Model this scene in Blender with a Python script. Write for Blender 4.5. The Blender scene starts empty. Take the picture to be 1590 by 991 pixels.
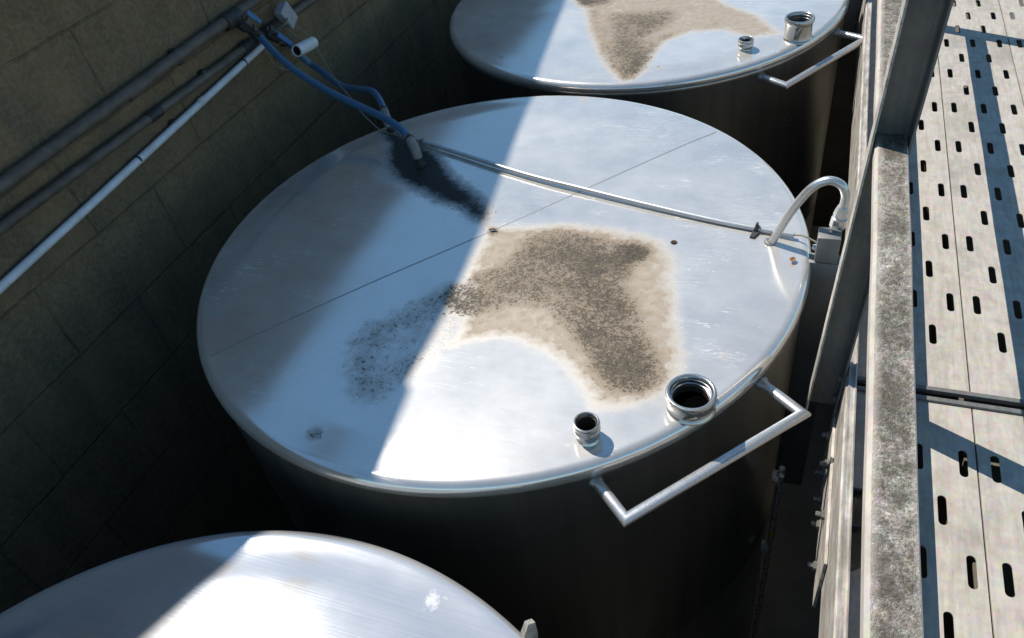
import bpy, bmesh, math, random
import numpy as np
from mathutils import Vector, Matrix
random.seed(7); rng = np.random.default_rng(11)
S = bpy.context.scene
COL = S.collection
R = math.radians

# ---------------------------------------------------------------- object helpers
def wpos(o):
    v = Vector((0, 0, 0))
    while o: v = v + Vector(o.location); o = o.parent
    return v
def tag(o, label=None, cat=None, group=None, kind=None):
    if label: o['label'] = label
    if cat: o['category'] = cat
    if group: o['group'] = group
    if kind: o['kind'] = kind
    return o
def thing(name, label, cat, loc, group=None):
    o = bpy.data.objects.new(name, None); COL.objects.link(o)
    o.location = loc; o.empty_display_size = .1
    return tag(o, label, cat, group)
def obj(name, bm, mat, parent=None, smooth=True, loc=None, angle=40):
    """link bm (world coordinates) as one mesh object; its origin is moved to its parent's origin / loc"""
    me = bpy.data.meshes.new(name)
    org = Vector(loc) if loc is not None else (wpos(parent) if parent else Vector((0, 0, 0)))
    bmesh.ops.translate(bm, verts=bm.verts, vec=-org)
    bmesh.ops.recalc_face_normals(bm, faces=bm.faces)
    bm.to_mesh(me); bm.free()
    o = bpy.data.objects.new(name, me); COL.objects.link(o)
    me.materials.append(mat)
    if smooth:
        me.shade_smooth()
        try: me.set_sharp_from_angle(angle=R(angle))
        except Exception: pass
    if parent:
        o.parent = parent; o.location = org - wpos(parent)
    else: o.location = org
    return o
def struct(name, bm, mat, smooth=False):
    return tag(obj(name, bm, mat, None, smooth), kind='structure')

# ---------------------------------------------------------------- shape helpers
def NB(): return bmesh.new()
def box(bm, lo, hi, bev=0.0, M=None):
    r = bmesh.ops.create_cube(bm, size=1)
    vs = r['verts']
    c = [(a + b) / 2 for a, b in zip(lo, hi)]; d = [b - a for a, b in zip(lo, hi)]
    for v in vs: v.co = Vector((v.co.x * d[0] + c[0], v.co.y * d[1] + c[1], v.co.z * d[2] + c[2]))
    if bev > 0:
        es = list({e for v in vs for e in v.link_edges})
        g = bmesh.ops.bevel(bm, geom=es, offset=bev, segments=2, profile=.5, affect='EDGES')
        vs = list({v for f in g['faces'] for v in f.verts} | {v for v in vs if v.is_valid})
    if M is not None:
        for v in vs: v.co = M @ v.co
    return bm
def catmull(pts, n=8):
    P = [Vector(p) for p in pts]; P = [P[0] * 2 - P[1]] + P + [P[-1] * 2 - P[-2]]
    out = []
    for i in range(1, len(P) - 2):
        a, b, c, d = P[i - 1:i + 3]
        for k in range(n):
            t = k / n
            out.append(.5 * ((2 * b) + (c - a) * t + (2 * a - 5 * b + 4 * c - d) * t * t + (3 * b - a - 3 * c + d) * t ** 3))
    out.append(P[-2]); return out
def tube(bm, pts, r, n=14, cap=True, r_end=None):
    P = [Vector(p) for p in pts]; m = len(P)
    T = []
    for i in range(m):
        a = (P[i] - P[i - 1]).normalized() if i > 0 else None
        b = (P[i + 1] - P[i]).normalized() if i < m - 1 else None
        a = a or b; b = b or a
        T.append((a, b, (a + b).normalized()))
    t0 = T[0][2]; u = t0.cross(Vector((0, 0, 1)))
    if u.length < .01: u = t0.cross(Vector((1, 0, 0)))
    u.normalize(); rings = []; prev = t0
    for i in range(m):
        a, b, t = T[i]
        q = prev.rotation_difference(t); u = q @ u; u = (u - t * u.dot(t)).normalized(); prev = t
        w = t.cross(u)
        rr = r if r_end is None else r + (r_end - r) * i / (m - 1)
        cosh = max(.35, a.dot(t)); ax = (b - a)
        axn = (ax - t * ax.dot(t)); axn = axn.normalized() if axn.length > 1e-6 else None
        ring = []
        for k in range(n):
            ang = 2 * math.pi * k / n
            v = (u * math.cos(ang) + w * math.sin(ang)) * rr
            if axn is not None: v = v + axn * v.dot(axn) * (1 / cosh - 1)
            ring.append(bm.verts.new(P[i] + v))
        rings.append(ring)
    for i in range(m - 1):
        for k in range(n):
            bm.faces.new((rings[i][k], rings[i][(k + 1) % n], rings[i + 1][(k + 1) % n], rings[i + 1][k]))
    if cap:
        bm.faces.new(rings[0][::-1]); bm.faces.new(rings[-1])
    return bm
def lathe(bm, prof, c=(0, 0, 0), n=48, axis=None, closed=False):
    """revolve (r, z) profile; axis = direction of local z"""
    q = Vector((0, 0, 1)).rotation_difference(Vector(axis).normalized()) if axis is not None else None
    rings = []
    for r, z in prof:
        ring = []
        for k in range(n):
            a = 2 * math.pi * k / n
            v = Vector((max(r, 1e-5) * math.cos(a), max(r, 1e-5) * math.sin(a), z))
            if q: v = q @ v
            ring.append(bm.verts.new(v + Vector(c)))
        rings.append(ring)
    N = len(rings)
    for i in range(N if closed else N - 1):
        A, B = rings[i], rings[(i + 1) % N]
        for k in range(n): bm.faces.new((A[k], A[(k + 1) % n], B[(k + 1) % n], B[k]))
    return bm
def prism(bm, poly, z0, z1):
    a = [bm.verts.new((x, y, z0)) for x, y in poly]; b = [bm.verts.new((x, y, z1)) for x, y in poly]
    bm.faces.new(a[::-1]); bm.faces.new(b)
    n = len(poly)
    for i in range(n): bm.faces.new((a[i], a[(i + 1) % n], b[(i + 1) % n], b[i]))
    return bm
def hexbolt(bm, c, d, r=.012, h=.012):
    lathe(bm, [(1e-5, 0), (r, 0), (r, h * .8), (r * .85, h), (1e-5, h)], c, 6, d)

# ---------------------------------------------------------------- material helpers
class NT:
    def __init__(s, name):
        s.m = bpy.data.materials.new(name); s.m.use_nodes = True
        s.t = s.m.node_tree; s.t.nodes.clear()
        s.out = s.t.nodes.new('ShaderNodeOutputMaterial')
        s.b = s.n('ShaderNodeBsdfPrincipled'); s.l(s.b.outputs[0], s.out.inputs[0])
    def n(s, ty, **kw):
        x = s.t.nodes.new(ty)
        for k, v in kw.items():
            if k.startswith('i_'): x.inputs[k[2:].replace('_', ' ')].default_value = v
            else: setattr(x, k, v)
        return x
    def l(s, a, b): s.t.links.new(a, b)
    def coord(s, kind='Object', scale=(1, 1, 1), loc=(0, 0, 0), rot=(0, 0, 0)):
        t = s.n('ShaderNodeTexCoord'); m = s.n('ShaderNodeMapping')
        m.inputs['Scale'].default_value = scale; m.inputs['Location'].default_value = loc; m.inputs['Rotation'].default_value = rot
        s.l(t.outputs[kind], m.inputs[0]); return m.outputs[0]
    def noise(s, vec, scale, detail=4, rough=.55, dist=0):
        x = s.n('ShaderNodeTexNoise'); x.inputs['Scale'].default_value = scale; x.inputs['Detail'].default_value = detail
        x.inputs['Roughness'].default_value = rough; x.inputs['Distortion'].default_value = dist
        s.l(vec, x.inputs['Vector']); return x.outputs['Fac']
    def mr(s, v, a, b, c=0, d=1, smooth=False):
        x = s.n('ShaderNodeMapRange'); x.interpolation_type = 'SMOOTHSTEP' if smooth else 'LINEAR'
        for i, q in zip((1, 2, 3, 4), (a, b, c, d)): x.inputs[i].default_value = q
        s.l(v, x.inputs[0]); return x.outputs[0]
    def math(s, op, a, b=None):
        x = s.n('ShaderNodeMath', operation=op)
        for i, v in enumerate((a, b)):
            if v is None: continue
            if isinstance(v, (int, float)): x.inputs[i].default_value = v
            else: s.l(v, x.inputs[i])
        return x.outputs[0]
    def mix(s, f, a, b, mode='MIX'):
        x = s.n('ShaderNodeMix', data_type='RGBA', blend_type=mode)
        for i, v in ((0, f), (6, a), (7, b)):
            if isinstance(v, (int, float)): x.inputs[i].default_value = v
            elif isinstance(v, tuple): x.inputs[i].default_value = (*v, 1) if len(v) == 3 else v
            else: s.l(v, x.inputs[i])
        return x.outputs[2]
    def attr(s, name):
        return s.n('ShaderNodeAttribute', attribute_name=name).outputs['Fac']
    def bump(s, h, strength=.3, dist=.002):
        x = s.n('ShaderNodeBump'); x.inputs['Strength'].default_value = strength; x.inputs['Distance'].default_value = dist
        s.l(h, x.inputs['Height']); s.l(x.outputs[0], s.b.inputs['Normal'])
        if getattr(s, 'b2', None): s.l(x.outputs[0], s.b2.inputs['Normal'])
    def set(s, **kw):
        names = dict(color='Base Color', metal='Metallic', rough='Roughness', spec='Specular IOR Level', aniso='Anisotropic')
        for k, v in kw.items():
            i = s.b.inputs[names[k]]
            if isinstance(v, (int, float)): i.default_value = v
            elif isinstance(v, tuple): i.default_value = (*v, 1)
            else: s.l(v, i)

def worn(s, color, metal, rough, fac):
    """dulled, scratched top layer of the metal mixed over the smooth one"""
    b2 = s.n('ShaderNodeBsdfPrincipled'); b2.inputs['Specular IOR Level'].default_value = .15; s.l(color, b2.inputs['Base Color'])
    for k, v in (('Metallic', metal), ('Roughness', rough)):
        if isinstance(v, (int, float)): b2.inputs[k].default_value = v
        else: s.l(v, b2.inputs[k])
    mx = s.n('ShaderNodeMixShader')
    if isinstance(fac, (int, float)): mx.inputs[0].default_value = fac
    else: s.l(fac, mx.inputs[0])
    s.l(s.b.outputs[0], mx.inputs[1]); s.l(b2.outputs[0], mx.inputs[2]); s.l(mx.outputs[0], s.out.inputs[0]); s.b2 = b2
def mat_lid():
    s = NT('weathered_stainless_lid'); v = s.coord()
    cloud = s.noise(v, 2.3, 5, .6); fine = s.noise(v, 90, 3, .6); smear = s.noise(s.coord(scale=(3, 14, 1), rot=(0, 0, .6)), 3.0, 6, .65)
    spk = s.noise(v, 165, 2, .7); mid = s.noise(v, 34, 5, .7); big = s.noise(v, 9, 5, .65)
    # scratches: thin iso-lines of two stretched noises
    n1 = s.noise(s.coord(scale=(1, 16, 1), rot=(0, 0, .9)), 3.2, 2, .5); n2 = s.noise(s.coord(scale=(1, 12, 1), rot=(0, 0, -.5)), 4.1, 2, .5)
    sc = s.math('MAXIMUM', s.mr(s.math('ABSOLUTE', s.math('SUBTRACT', n1, .55)), .0, .006, 1, 0), s.mr(s.math('ABSOLUTE', s.math('SUBTRACT', n2, .42)), .0, .005, 1, 0))
    sc = s.math('MULTIPLY', sc, s.mr(s.noise(v, 6, 2), .52, .64))
    # spots of dried drops
    vo = s.n('ShaderNodeTexVoronoi'); vo.inputs['Scale'].default_value = 26; s.l(v, vo.inputs['Vector'])
    drop = s.math('MULTIPLY', s.mr(vo.outputs['Distance'], .05, .16, 1, 0), s.mr(big, .55, .68))
    metal = s.mix(s.mr(cloud, .3, .7), (.70, .65, .585), (.745, .695, .63))
    metal = s.mix(s.math('MULTIPLY', s.mr(smear, .5, .75), .08), metal, (.80, .80, .79))
    metal = s.mix(s.math('MULTIPLY', s.mr(mid, .5, .72), .14), metal, (.82, .82, .80)); metal = s.mix(s.math('MULTIPLY', s.mr(big, .55, .75), .16), metal, (.50, .50, .50))
    tan_a, dirt_a, moss_a = s.attr('tan'), s.attr('dirt'), s.attr('moss')
    wob = s.math('ADD', s.math('MULTIPLY', s.math('SUBTRACT', big, .5), .55), s.math('MULTIPLY', s.math('SUBTRACT', mid, .5), .62))
    tan_m = s.mr(s.math('ADD', tan_a, s.math('MULTIPLY', wob, .85)), .06, .72, 0, 1, True)
    ring = s.mr(s.math('ABSOLUTE', s.math('SUBTRACT', s.math('ADD', tan_a, s.math('MULTIPLY', wob, .75)), .45)), .0, .09, 1, 0)
    dsum = s.math('ADD', dirt_a, s.math('MULTIPLY', wob, 1.15))
    clump = s.noise(v, 52, 4, .75)
    grain = s.math('ADD', s.math('MULTIPLY', s.math('SUBTRACT', spk, .5), 2.0), s.math('ADD', s.math('MULTIPLY', s.math('SUBTRACT', fine, .5), 1.5), s.math('MULTIPLY', s.math('SUBTRACT', clump, .5), 1.7)))
    dirt_m = s.math('MULTIPLY', s.mr(s.math('ADD', dsum, s.math('MULTIPLY', grain, .85)), .50, .92), s.mr(dirt_a, .02, .16))
    grey_m = s.math('MULTIPLY', s.mr(dsum, .06, .88), s.mr(dirt_a, .02, .25))
    moss_m = s.mr(s.math('ADD', s.math('ADD', moss_a, s.math('MULTIPLY', wob, .75)), s.math('MULTIPLY', grain, .15)), .24, .86)
    moss_m = s.math('MULTIPLY', moss_m, s.mr(moss_a, .02, .15))
    thick = s.mr(s.math('ADD', tan_a, s.math('MULTIPLY', wob, .9)), .25, 1.15, 0, 1, True)
    tide = s.math('ADD', ring, s.mr(s.math('ABSOLUTE', s.math('SUBTRACT', s.math('ADD', tan_a, s.math('MULTIPLY', wob, .95)), .92)), .0, .07, 1, 0))
    tide = s.math('MULTIPLY', tide, s.mr(s.noise(v, 5.5, 3), .42, .60))
    film = s.mix(s.math('ADD', s.math('MULTIPLY', thick, .65), s.math('MULTIPLY', s.mr(mid, .35, .65), .35)), (.225, .195, .15), (.215, .157, .095))
    film = s.mix(s.math('MULTIPLY', tide, s.mr(big, .35, .6, .15, .55)), film, (.22, .15, .09))
    tcov = s.math('MULTIPLY', tan_m, s.math('ADD', .25, s.math('ADD', s.math('MULTIPLY', thick, .45), s.math('MULTIPLY', mid, .35))))
    tcov = s.math('MINIMUM', s.math('ADD', tcov, s.math('MULTIPLY', s.math('MULTIPLY', tide, tan_m), .15)), 1)
    grey_c = s.mix(s.mr(mid, .38, .62), (.088, .060, .033), (.205, .148, .090)); grey_f = s.math('MULTIPLY', grey_m, .80)
    dirt_c = s.mix(s.mr(fine, .4, .6), (.026, .020, .012), (.080, .060, .036))
    moss_c = s.mix(fine, (.010, .010, .009), (.030, .029, .023))
    inv = lambda a: s.math('SUBTRACT', 1, a)
    bare = s.math('MULTIPLY', s.math('MULTIPLY', inv(tcov), inv(grey_f)), s.math('MULTIPLY', inv(dirt_m), inv(moss_m)))
    cover = inv(bare)
    haze = s.math('ADD', s.math('MULTIPLY', sc, .75), s.math('MULTIPLY', drop, .22))
    scuff = s.math('MULTIPLY', s.attr('scuff'), s.mr(s.noise(s.coord(scale=(1, 5, 1), rot=(0, 0, .4)), 30, 4, .7), .50, .62)); haze = s.math('MINIMUM', s.math('ADD', haze, s.math('MULTIPLY', scuff, .42)), .9)
    c = s.mix(haze, metal, (.72, .71, .69)); c = s.mix(tcov, c, film); c = s.mix(grey_f, c, grey_c); c = s.mix(dirt_m, c, dirt_c); c = s.mix(moss_m, c, moss_c)
    keep = s.math('MAXIMUM', s.math('SUBTRACT', s.math('SUBTRACT', 1, cover), haze), 0)
    s.set(color=c, metal=keep, rough=s.math('ADD', s.math('ADD', s.mr(cloud, .25, .75, .105, .155), s.math('MULTIPLY', s.mr(smear, .45, .8), .03)), s.math('MULTIPLY', cover, .5)))
    worn(s, c, s.math('MULTIPLY', keep, .32), s.mr(cloud, .3, .7, .38, .46), s.mr(s.math('ADD', s.math('MULTIPLY', cloud, .55), s.math('ADD', s.math('MULTIPLY', big, .33), s.math('MULTIPLY', smear, .12))), .3, .7, .30, .52))
    s.bump(s.math('ADD', s.math('MULTIPLY', s.math('ADD', dirt_m, s.math('MULTIPLY', moss_m, 2)), s.math('ADD', fine, spk)), s.math('MULTIPLY', cloud, .12)), .10, .004)
    return s.m
def mat_brushed():
    s = NT('brushed_stainless_lid'); v = s.coord()
    br = s.noise(s.coord(scale=(1.2, 70, 1), rot=(0, 0, -.62)), 4, 4, .6); cloud = s.noise(v, 3, 5, .6); spl = s.attr('tan')
    spl = s.mr(s.math('ADD', spl, s.math('MULTIPLY', s.math('SUBTRACT', s.noise(v, 40, 4, .7), .5), 1.4)), .5, .75)
    c = s.mix(s.mr(br, .3, .7), (.59, .58, .57), (.67, .655, .64)); c = s.mix(s.math('MULTIPLY', spl, .6), c, (.60, .58, .56))
    s.set(color=c, metal=s.math('SUBTRACT', .88, s.math('MULTIPLY', spl, .6)), rough=s.math('ADD', s.mr(br, .2, .8, LIDR - .125, LIDR - .105), s.math('MULTIPLY', s.mr(cloud, .45, .7), .02)))
    worn(s, c, .03, s.mr(br, .2, .8, .40, .48), s.mr(cloud, .3, .7, .20, .30))
    s.bump(br, .05, .001); return s.m
def mat_shell():
    s = NT('stainless_shell'); v = s.coord()
    st = s.noise(s.coord(scale=(9, 9, .35)), 2.2, 5, .65); cl = s.noise(v, 3, 5)
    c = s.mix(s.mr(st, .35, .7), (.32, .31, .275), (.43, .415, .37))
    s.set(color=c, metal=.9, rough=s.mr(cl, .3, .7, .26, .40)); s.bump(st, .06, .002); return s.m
def mat_polish(name, col=(.66, .66, .65), rough=.16, wear=.38):
    s = NT(name); v = s.coord(); n = s.noise(v, 60, 4, .6)
    s.set(color=s.mix(n, col, tuple(c * .85 for c in col)), metal=.97, rough=s.mr(n, .3, .7, rough - .04, rough + .08)); worn(s, s.mix(n, col, tuple(c * .85 for c in col)), .55, .42, wear); s.bump(n, .04, .001); return s.m
def mat_plain(name, a, b=None, rough=.6, metal=0, scale=20, bump=.1, stretch=(1, 1, 1)):
    s = NT(name); v = s.coord(scale=stretch); n = s.noise(v, scale, 5, .62)
    s.set(color=s.mix(s.mr(n, .32, .68), a, b or tuple(x * .7 for x in a)), rough=s.mr(n, .3, .7, rough - .07, rough + .07), metal=metal); s.bump(n, bump, .002); return s.m
def mat_galv(name, a, b, lichen=0, metal=.25, rough=.5, scab=0):
    s = NT(name); v = s.coord()
    n = s.noise(v, 14, 6, .65); f = s.noise(v, 290, 3, .7); st = s.noise(s.coord(scale=(30, 5, 6)), 3, 5, .6); g = s.noise(v, 130, 5, .75)
    vo = s.n('ShaderNodeTexVoronoi'); vo.inputs['Scale'].default_value = 70; s.l(v, vo.inputs['Vector'])
    c = s.mix(s.mr(s.math('ADD', n, s.math('MULTIPLY', s.math('SUBTRACT', st, .5), .9)), .32, .72), a, b)
    c = s.mix(.10, c, vo.outputs['Color'], 'SOFT_LIGHT')
    if scab == 2:
        lon = s.noise(s.coord(scale=(26, .5, 1)), 2.5, 6, .65); pat = s.noise(v, 3.2, 6, .7)
        c = s.mix(s.math('MULTIPLY', s.mr(lon, .50, .70), .20), c, (.20, .17, .135)); c = s.mix(s.math('MULTIPLY', s.mr(pat, .50, .66), .55), c, (.17, .15, .12))
        c = s.mix(s.math('MULTIPLY', s.mr(g, .62, .70), .45), c, (.12, .10, .075))
    if scab == 1:
        sv = s.noise(s.coord(scale=(30, 3, 22)), 2.2, 6, .7); sc = s.mr(sv, .50, .62)
        c = s.mix(s.math('MULTIPLY', sc, .75), c, s.mix(f, (.13, .105, .08), (.24, .20, .155))); c = s.mix(s.math('MULTIPLY', s.mr(g, .60, .68), .6), c, (.09, .07, .05))
        c = s.mix(s.math('MULTIPLY', s.mr(sv, .30, .40, 1, 0), .7), c, (.62, .59, .54))
    if lichen:
        geo = s.n('ShaderNodeNewGeometry'); sx = s.n('ShaderNodeSeparateXYZ'); s.l(geo.outputs['Normal'], sx.inputs[0])
        top = s.mr(sx.outputs[2], .8, .95)
        tc = s.n('ShaderNodeTexCoord'); so = s.n('ShaderNodeSeparateXYZ'); s.l(tc.outputs['Object'], so.inputs[0])
        edge = s.mr(s.math('ABSOLUTE', s.math('ADD', so.outputs[0], -.002)), .016, .029, 1, .30)      # grows away from the folded edges
        m = s.math('ADD', s.math('MULTIPLY', s.math('SUBTRACT', g, .5), 1.5), s.math('ADD', s.math('MULTIPLY', s.math('SUBTRACT', f, .5), 1.6), s.math('MULTIPLY', s.math('SUBTRACT', s.noise(v, 7, 4), .5), 1.6)))
        lm = s.math('MULTIPLY', s.math('MULTIPLY', s.mr(s.math('ADD', m, s.math('MULTIPLY', s.math('SUBTRACT', s.noise(v, 48, 4, .7), .5), 2.2)), -.58, .36), edge), s.math('MULTIPLY', top, lichen))
        c = s.mix(lm, c, s.mix(s.mr(f, .35, .65), (.034, .028, .018), (.145, .122, .085)))
        wh = s.math('MULTIPLY', s.mr(s.noise(v, 110, 3, .7), .66, .72), top)
        c = s.mix(s.math('MULTIPLY', wh, .7), c, (.62, .60, .55))
        s.set(color=c, metal=s.math('MULTIPLY', s.math('SUBTRACT', 1, lm), metal), rough=s.math('ADD', rough, s.math('MULTIPLY', lm, .35)))
        s.bump(s.math('ADD', s.math('MULTIPLY', lm, s.math('ADD', f, g)), s.math('MULTIPLY', f, .2)), .9, .003)
    else:
        s.set(color=c, metal=metal, rough=s.mr(n, .3, .7, rough - .08, rough + .1)); s.bump(s.math('ADD', n, f), .08, .002)
    return s.m
def mat_wall():
    s = NT('concrete_block_wall')
    t = s.n('ShaderNodeTexCoord'); x = s.n('ShaderNodeSeparateXYZ'); cb = s.n('ShaderNodeCombineXYZ'); s.l(t.outputs['Object'], x.inputs[0])
    s.l(x.outputs[1], cb.inputs[0]); s.l(x.outputs[2], cb.inputs[1])
    dn = s.n('ShaderNodeTexNoise'); dn.inputs['Scale'].default_value = 9; dn.inputs['Detail'].default_value = 5; s.l(t.outputs['Object'], dn.inputs['Vector'])
    ad = s.n('ShaderNodeVectorMath', operation='MULTIPLY_ADD'); s.l(dn.outputs['Color'], ad.inputs[0]); ad.inputs[1].default_value = (.016, .016, 0); s.l(cb.outputs[0], ad.inputs[2])
    mp = s.n('ShaderNodeMapping'); mp.inputs['Location'].default_value = (.222, .012, 0); s.l(ad.outputs[0], mp.inputs[0])
    bk = s.n('ShaderNodeTexBrick'); bk.offset = .5; bk.inputs['Scale'].default_value = 1; bk.inputs['Brick Width'].default_value = .62; bk.inputs['Row Height'].default_value = .31
    bk.inputs['Mortar Size'].default_value = .006; bk.inputs['Mortar Smooth'].default_value = .6; s.l(mp.outputs[0], bk.inputs['Vector'])
    v = s.coord(); n = s.noise(v, 5, 6, .65); f = s.noise(v, 70, 4, .7); st = s.noise(s.coord(scale=(1, 3, .5)), 3, 5)
    c = s.mix(s.mr(n, .3, .7), (.195, .124, .066), (.122, .081, .047)); c = s.mix(s.math('MULTIPLY', s.mr(st, .45, .7), .65), c, (.085, .068, .048))
    c = s.mix(s.math('MULTIPLY', s.mr(f, .42, .7), .35), c, (.30, .24, .155)); c = s.mix(s.math('MULTIPLY', bk.outputs['Fac'], s.mr(n, .35, .65, .05, .6)), c, (.05, .038, .025))
    s.set(color=c, rough=.92, spec=.2); s.bump(s.math('SUBTRACT', s.math('ADD', s.math('MULTIPLY', f, .5), n), s.math('MULTIPLY', bk.outputs['Fac'], .5)), .8, .010); return s.m

LIDR = .20
M_lid = mat_lid(); M_brush = mat_brushed(); M_shell = mat_shell()
M_pol = mat_polish('polished_fitting', (.46, .45, .425), .18, .22)
M_bore = mat_polish('shaded_bore_steel', (.19, .175, .15), .30, .3); M_sat = mat_polish('satin_tube', (.62, .61, .585), .26)
M_seam = mat_polish('weld_bead', (.33, .32, .30), .45)
M_bore_shade = mat_plain('bore_shade', (.0015, .0015, .0015), rough=.9); M_bore_shade.node_tree.nodes['Principled BSDF'].inputs['Specular IOR Level'].default_value = 0
M_wall = mat_wall()
M_conc = mat_plain('pit_concrete', (.36, .30, .22), (.25, .21, .15), .95, 0, 4, .5)
M_ground = mat_plain('yard_ground', (.11, .10, .085), (.07, .065, .055), .95, 0, 3, .5)
M_pipe = mat_plain('old_grey_pipe', (.135, .103, .08), (.065, .05, .038), .6, .1, 18, .25)
M_pvc = mat_plain('white_pvc', (.66, .64, .66), (.50, .48, .48), .5, 0, 16, .1)
M_dark = mat_plain('dark_fitting', (.045, .042, .04), (.028, .026, .025), .55, .2, 40, .2)
M_brass = mat_plain('dull_brass', (.22, .17, .08), (.12, .10, .05), .5, .6, 40, .2)
M_blue = mat_plain('blue_hose_rubber', (.050, .128, .215), (.04, .105, .18), .42, 0, 30, .06)
M_lever = mat_plain('blue_lever_paint', (.03, .14, .32), (.025, .11, .25), .45, 0, 30, .08)
M_sleeve = mat_plain('grey_sleeve', (.21, .20, .19), (.15, .14, .135), .55, .1, 40, .15)
M_wire = mat_plain('old_cable', (.22, .19, .13), (.16, .14, .11), .7, 0, 60, .1)
M_ebox = mat_plain('grey_plastic', (.33, .32, .335), (.26, .25, .26), .55, 0, 30, .08)
M_cbox = mat_plain('grey_enclosure', (.20, .195, .18), (.155, .15, .14), .5, .3, 12, .1)
M_yel = mat_plain('ochre_tape', (.32, .19, .02), (.22, .14, .02), .6)
M_rail = mat_galv('lichen_galvanised', (.45, .395, .33), (.33, .29, .24), lichen=1.0, metal=.05, rough=.6)
M_chan = mat_galv('weathered_galvanised', (.50, .45, .385), (.27, .24, .20), metal=.1, rough=.55, scab=1)
M_post = mat_galv('grey_galvanised', (.155, .147, .132), (.11, .105, .096), metal=.2, rough=.42)
M_plank = mat_galv('galvanised_plank', (.405, .36, .30), (.30, .26, .21), metal=.08, rough=.58, scab=2)
M_leaf = mat_plain('dry_leaf', (.15, .08, .035), (.07, .045, .025), .8, 0, 60, .3)
M_litter = mat_plain('wet_litter', (.022, .02, .015), (.05, .045, .03), .85, 0, 60, .3)
M_occluder = mat_plain('occluder_sheet', (.25, .25, .25), (.2, .2, .2), .7)

# ---------------------------------------------------------------- stains (lid plane, metres from the lid centre)
TAN = [(-0.042,0.052),(0.054,0.067),(0.201,0.108),(0.377,0.109),(0.487,0.091),(0.556,0.058),(0.61,-0.016),(0.626,-0.106),(0.647,-0.219),(0.688,-0.346),(0.718,-0.44),(0.706,-0.537),(0.669,-0.601),(0.582,-0.653),(0.516,-0.657),(0.477,-0.61),(0.413,-0.541),(0.344,-0.494),(0.258,-0.465),(0.18,-0.467),(0.111,-0.495),(0.06,-0.53),(0.05,-0.35),(-0.03,-0.2),(-0.032,-0.107)]
DIRT = [(0.131,0.042),(0.213,0.066),(0.326,0.055),(0.469,0.033),(0.522,0.002),(0.515,-0.038),(0.488,-0.052),(0.493,-0.16),(0.53,-0.241),(0.58,-0.342),(0.629,-0.422),(0.662,-0.5),(0.66,-0.558),(0.616,-0.584),(0.557,-0.587),(0.504,-0.546),(0.463,-0.494),(0.421,-0.439),(0.363,-0.371),(0.288,-0.316),(0.203,-0.303),(0.116,-0.349),(0.049,-0.39),(-0.033,-0.347),(-0.043,-0.273),(0.015,-0.198),(0.081,-0.138),(0.106,-0.084),(0.105,-0.015)]
DENSE1 = [(0.158,-0.041),(0.252,0.009),(0.428,-0.013),(0.482,-0.069),(0.481,-0.192),(0.518,-0.272),(0.462,-0.311),(0.366,-0.243),(0.274,-0.137)]
DENSE2 = [(0.419,-0.4),(0.475,-0.363),(0.591,-0.392),(0.662,-0.5),(0.657,-0.561),(0.608,-0.585),(0.531,-0.586),(0.495,-0.512)]
ARM = [(-0.039,-0.256),(-0.135,-0.366),(-0.217,-0.471),(-0.241,-0.561),(-0.214,-0.662),(-0.152,-0.749),(-0.093,-0.783),(-0.049,-0.761),(-0.03,-0.698),(0.025,-0.624),(0.063,-0.526),(0.066,-0.329)]
MOSS = [(-0.753,0.635),(-0.639,0.62),(-0.474,0.485),(-0.301,0.342),(-0.133,0.215),(-0.058,0.126),(-0.046,0.063),(-0.106,0.08),(-0.209,0.123),(-0.327,0.188),(-0.436,0.281),(-0.575,0.425),(-0.688,0.537)]
SEAM = [(-.652,-.709),(-.30,-.29),(-.049,-.006),(.123,.19),(.396,.497),(.618,.742)]
BC = (.041, 2.084)
sh = lambda P: [(x - BC[0], y - BC[1]) for x, y in P]
TANB = sh([(-0.212,1.884),(-0.115,1.614),(-0.01,1.373),(0.092,1.205),(0.17,1.114),(0.235,1.135),(0.256,1.226),(0.266,1.384),(0.298,1.517),(0.384,1.602),(0.51,1.625),(0.659,1.547),(0.78,1.60),(0.659,1.804),(0.493,1.957),(0.304,2.167),(0.028,2.22),(-0.206,2.183),(-0.36,2.099)])
DIRTB = sh([(-0.048,1.828),(0.11,1.843),(0.248,1.858),(0.281,1.767),(0.241,1.656),(0.173,1.549),(0.244,1.35),(0.235,1.195),(0.173,1.161),(0.086,1.344),(-0.002,1.58)])
DIRTB2 = sh([(-0.329,2.074),(-0.103,2.069),(-0.092,1.94),(-0.241,1.925)])
FC = (.027, -2.086)
def sdf(P, poly):
    """signed distance, positive inside"""
    V = np.array(poly); W = np.roll(V, -1, 0); d = np.full(len(P), 1e9); ins = np.zeros(len(P), bool)
    for a, b in zip(V, W):
        e = b - a; w = P - a; t = np.clip((w @ e) / (e @ e), 0, 1); q = w - t[:, None] * e
        d = np.minimum(d, np.hypot(q[:, 0], q[:, 1]))
        c = (a[1] <= P[:, 1]) != (b[1] <= P[:, 1])
        xi = a[0] + (P[:, 1] - a[1]) * e[0] / (e[1] if abs(e[1]) > 1e-9 else 1e-9)
        ins ^= c & (P[:, 0] < xi)
    return np.where(ins, d, -d)
def sm(d, w): t = np.clip(d / (2 * w) + .5, 0, 1); return t * t * (3 - 2 * t)
def disc(P, x, y, r): return sm(r - np.hypot(P[:, 0] - x, P[:, 1] - y), r * .8)

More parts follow.
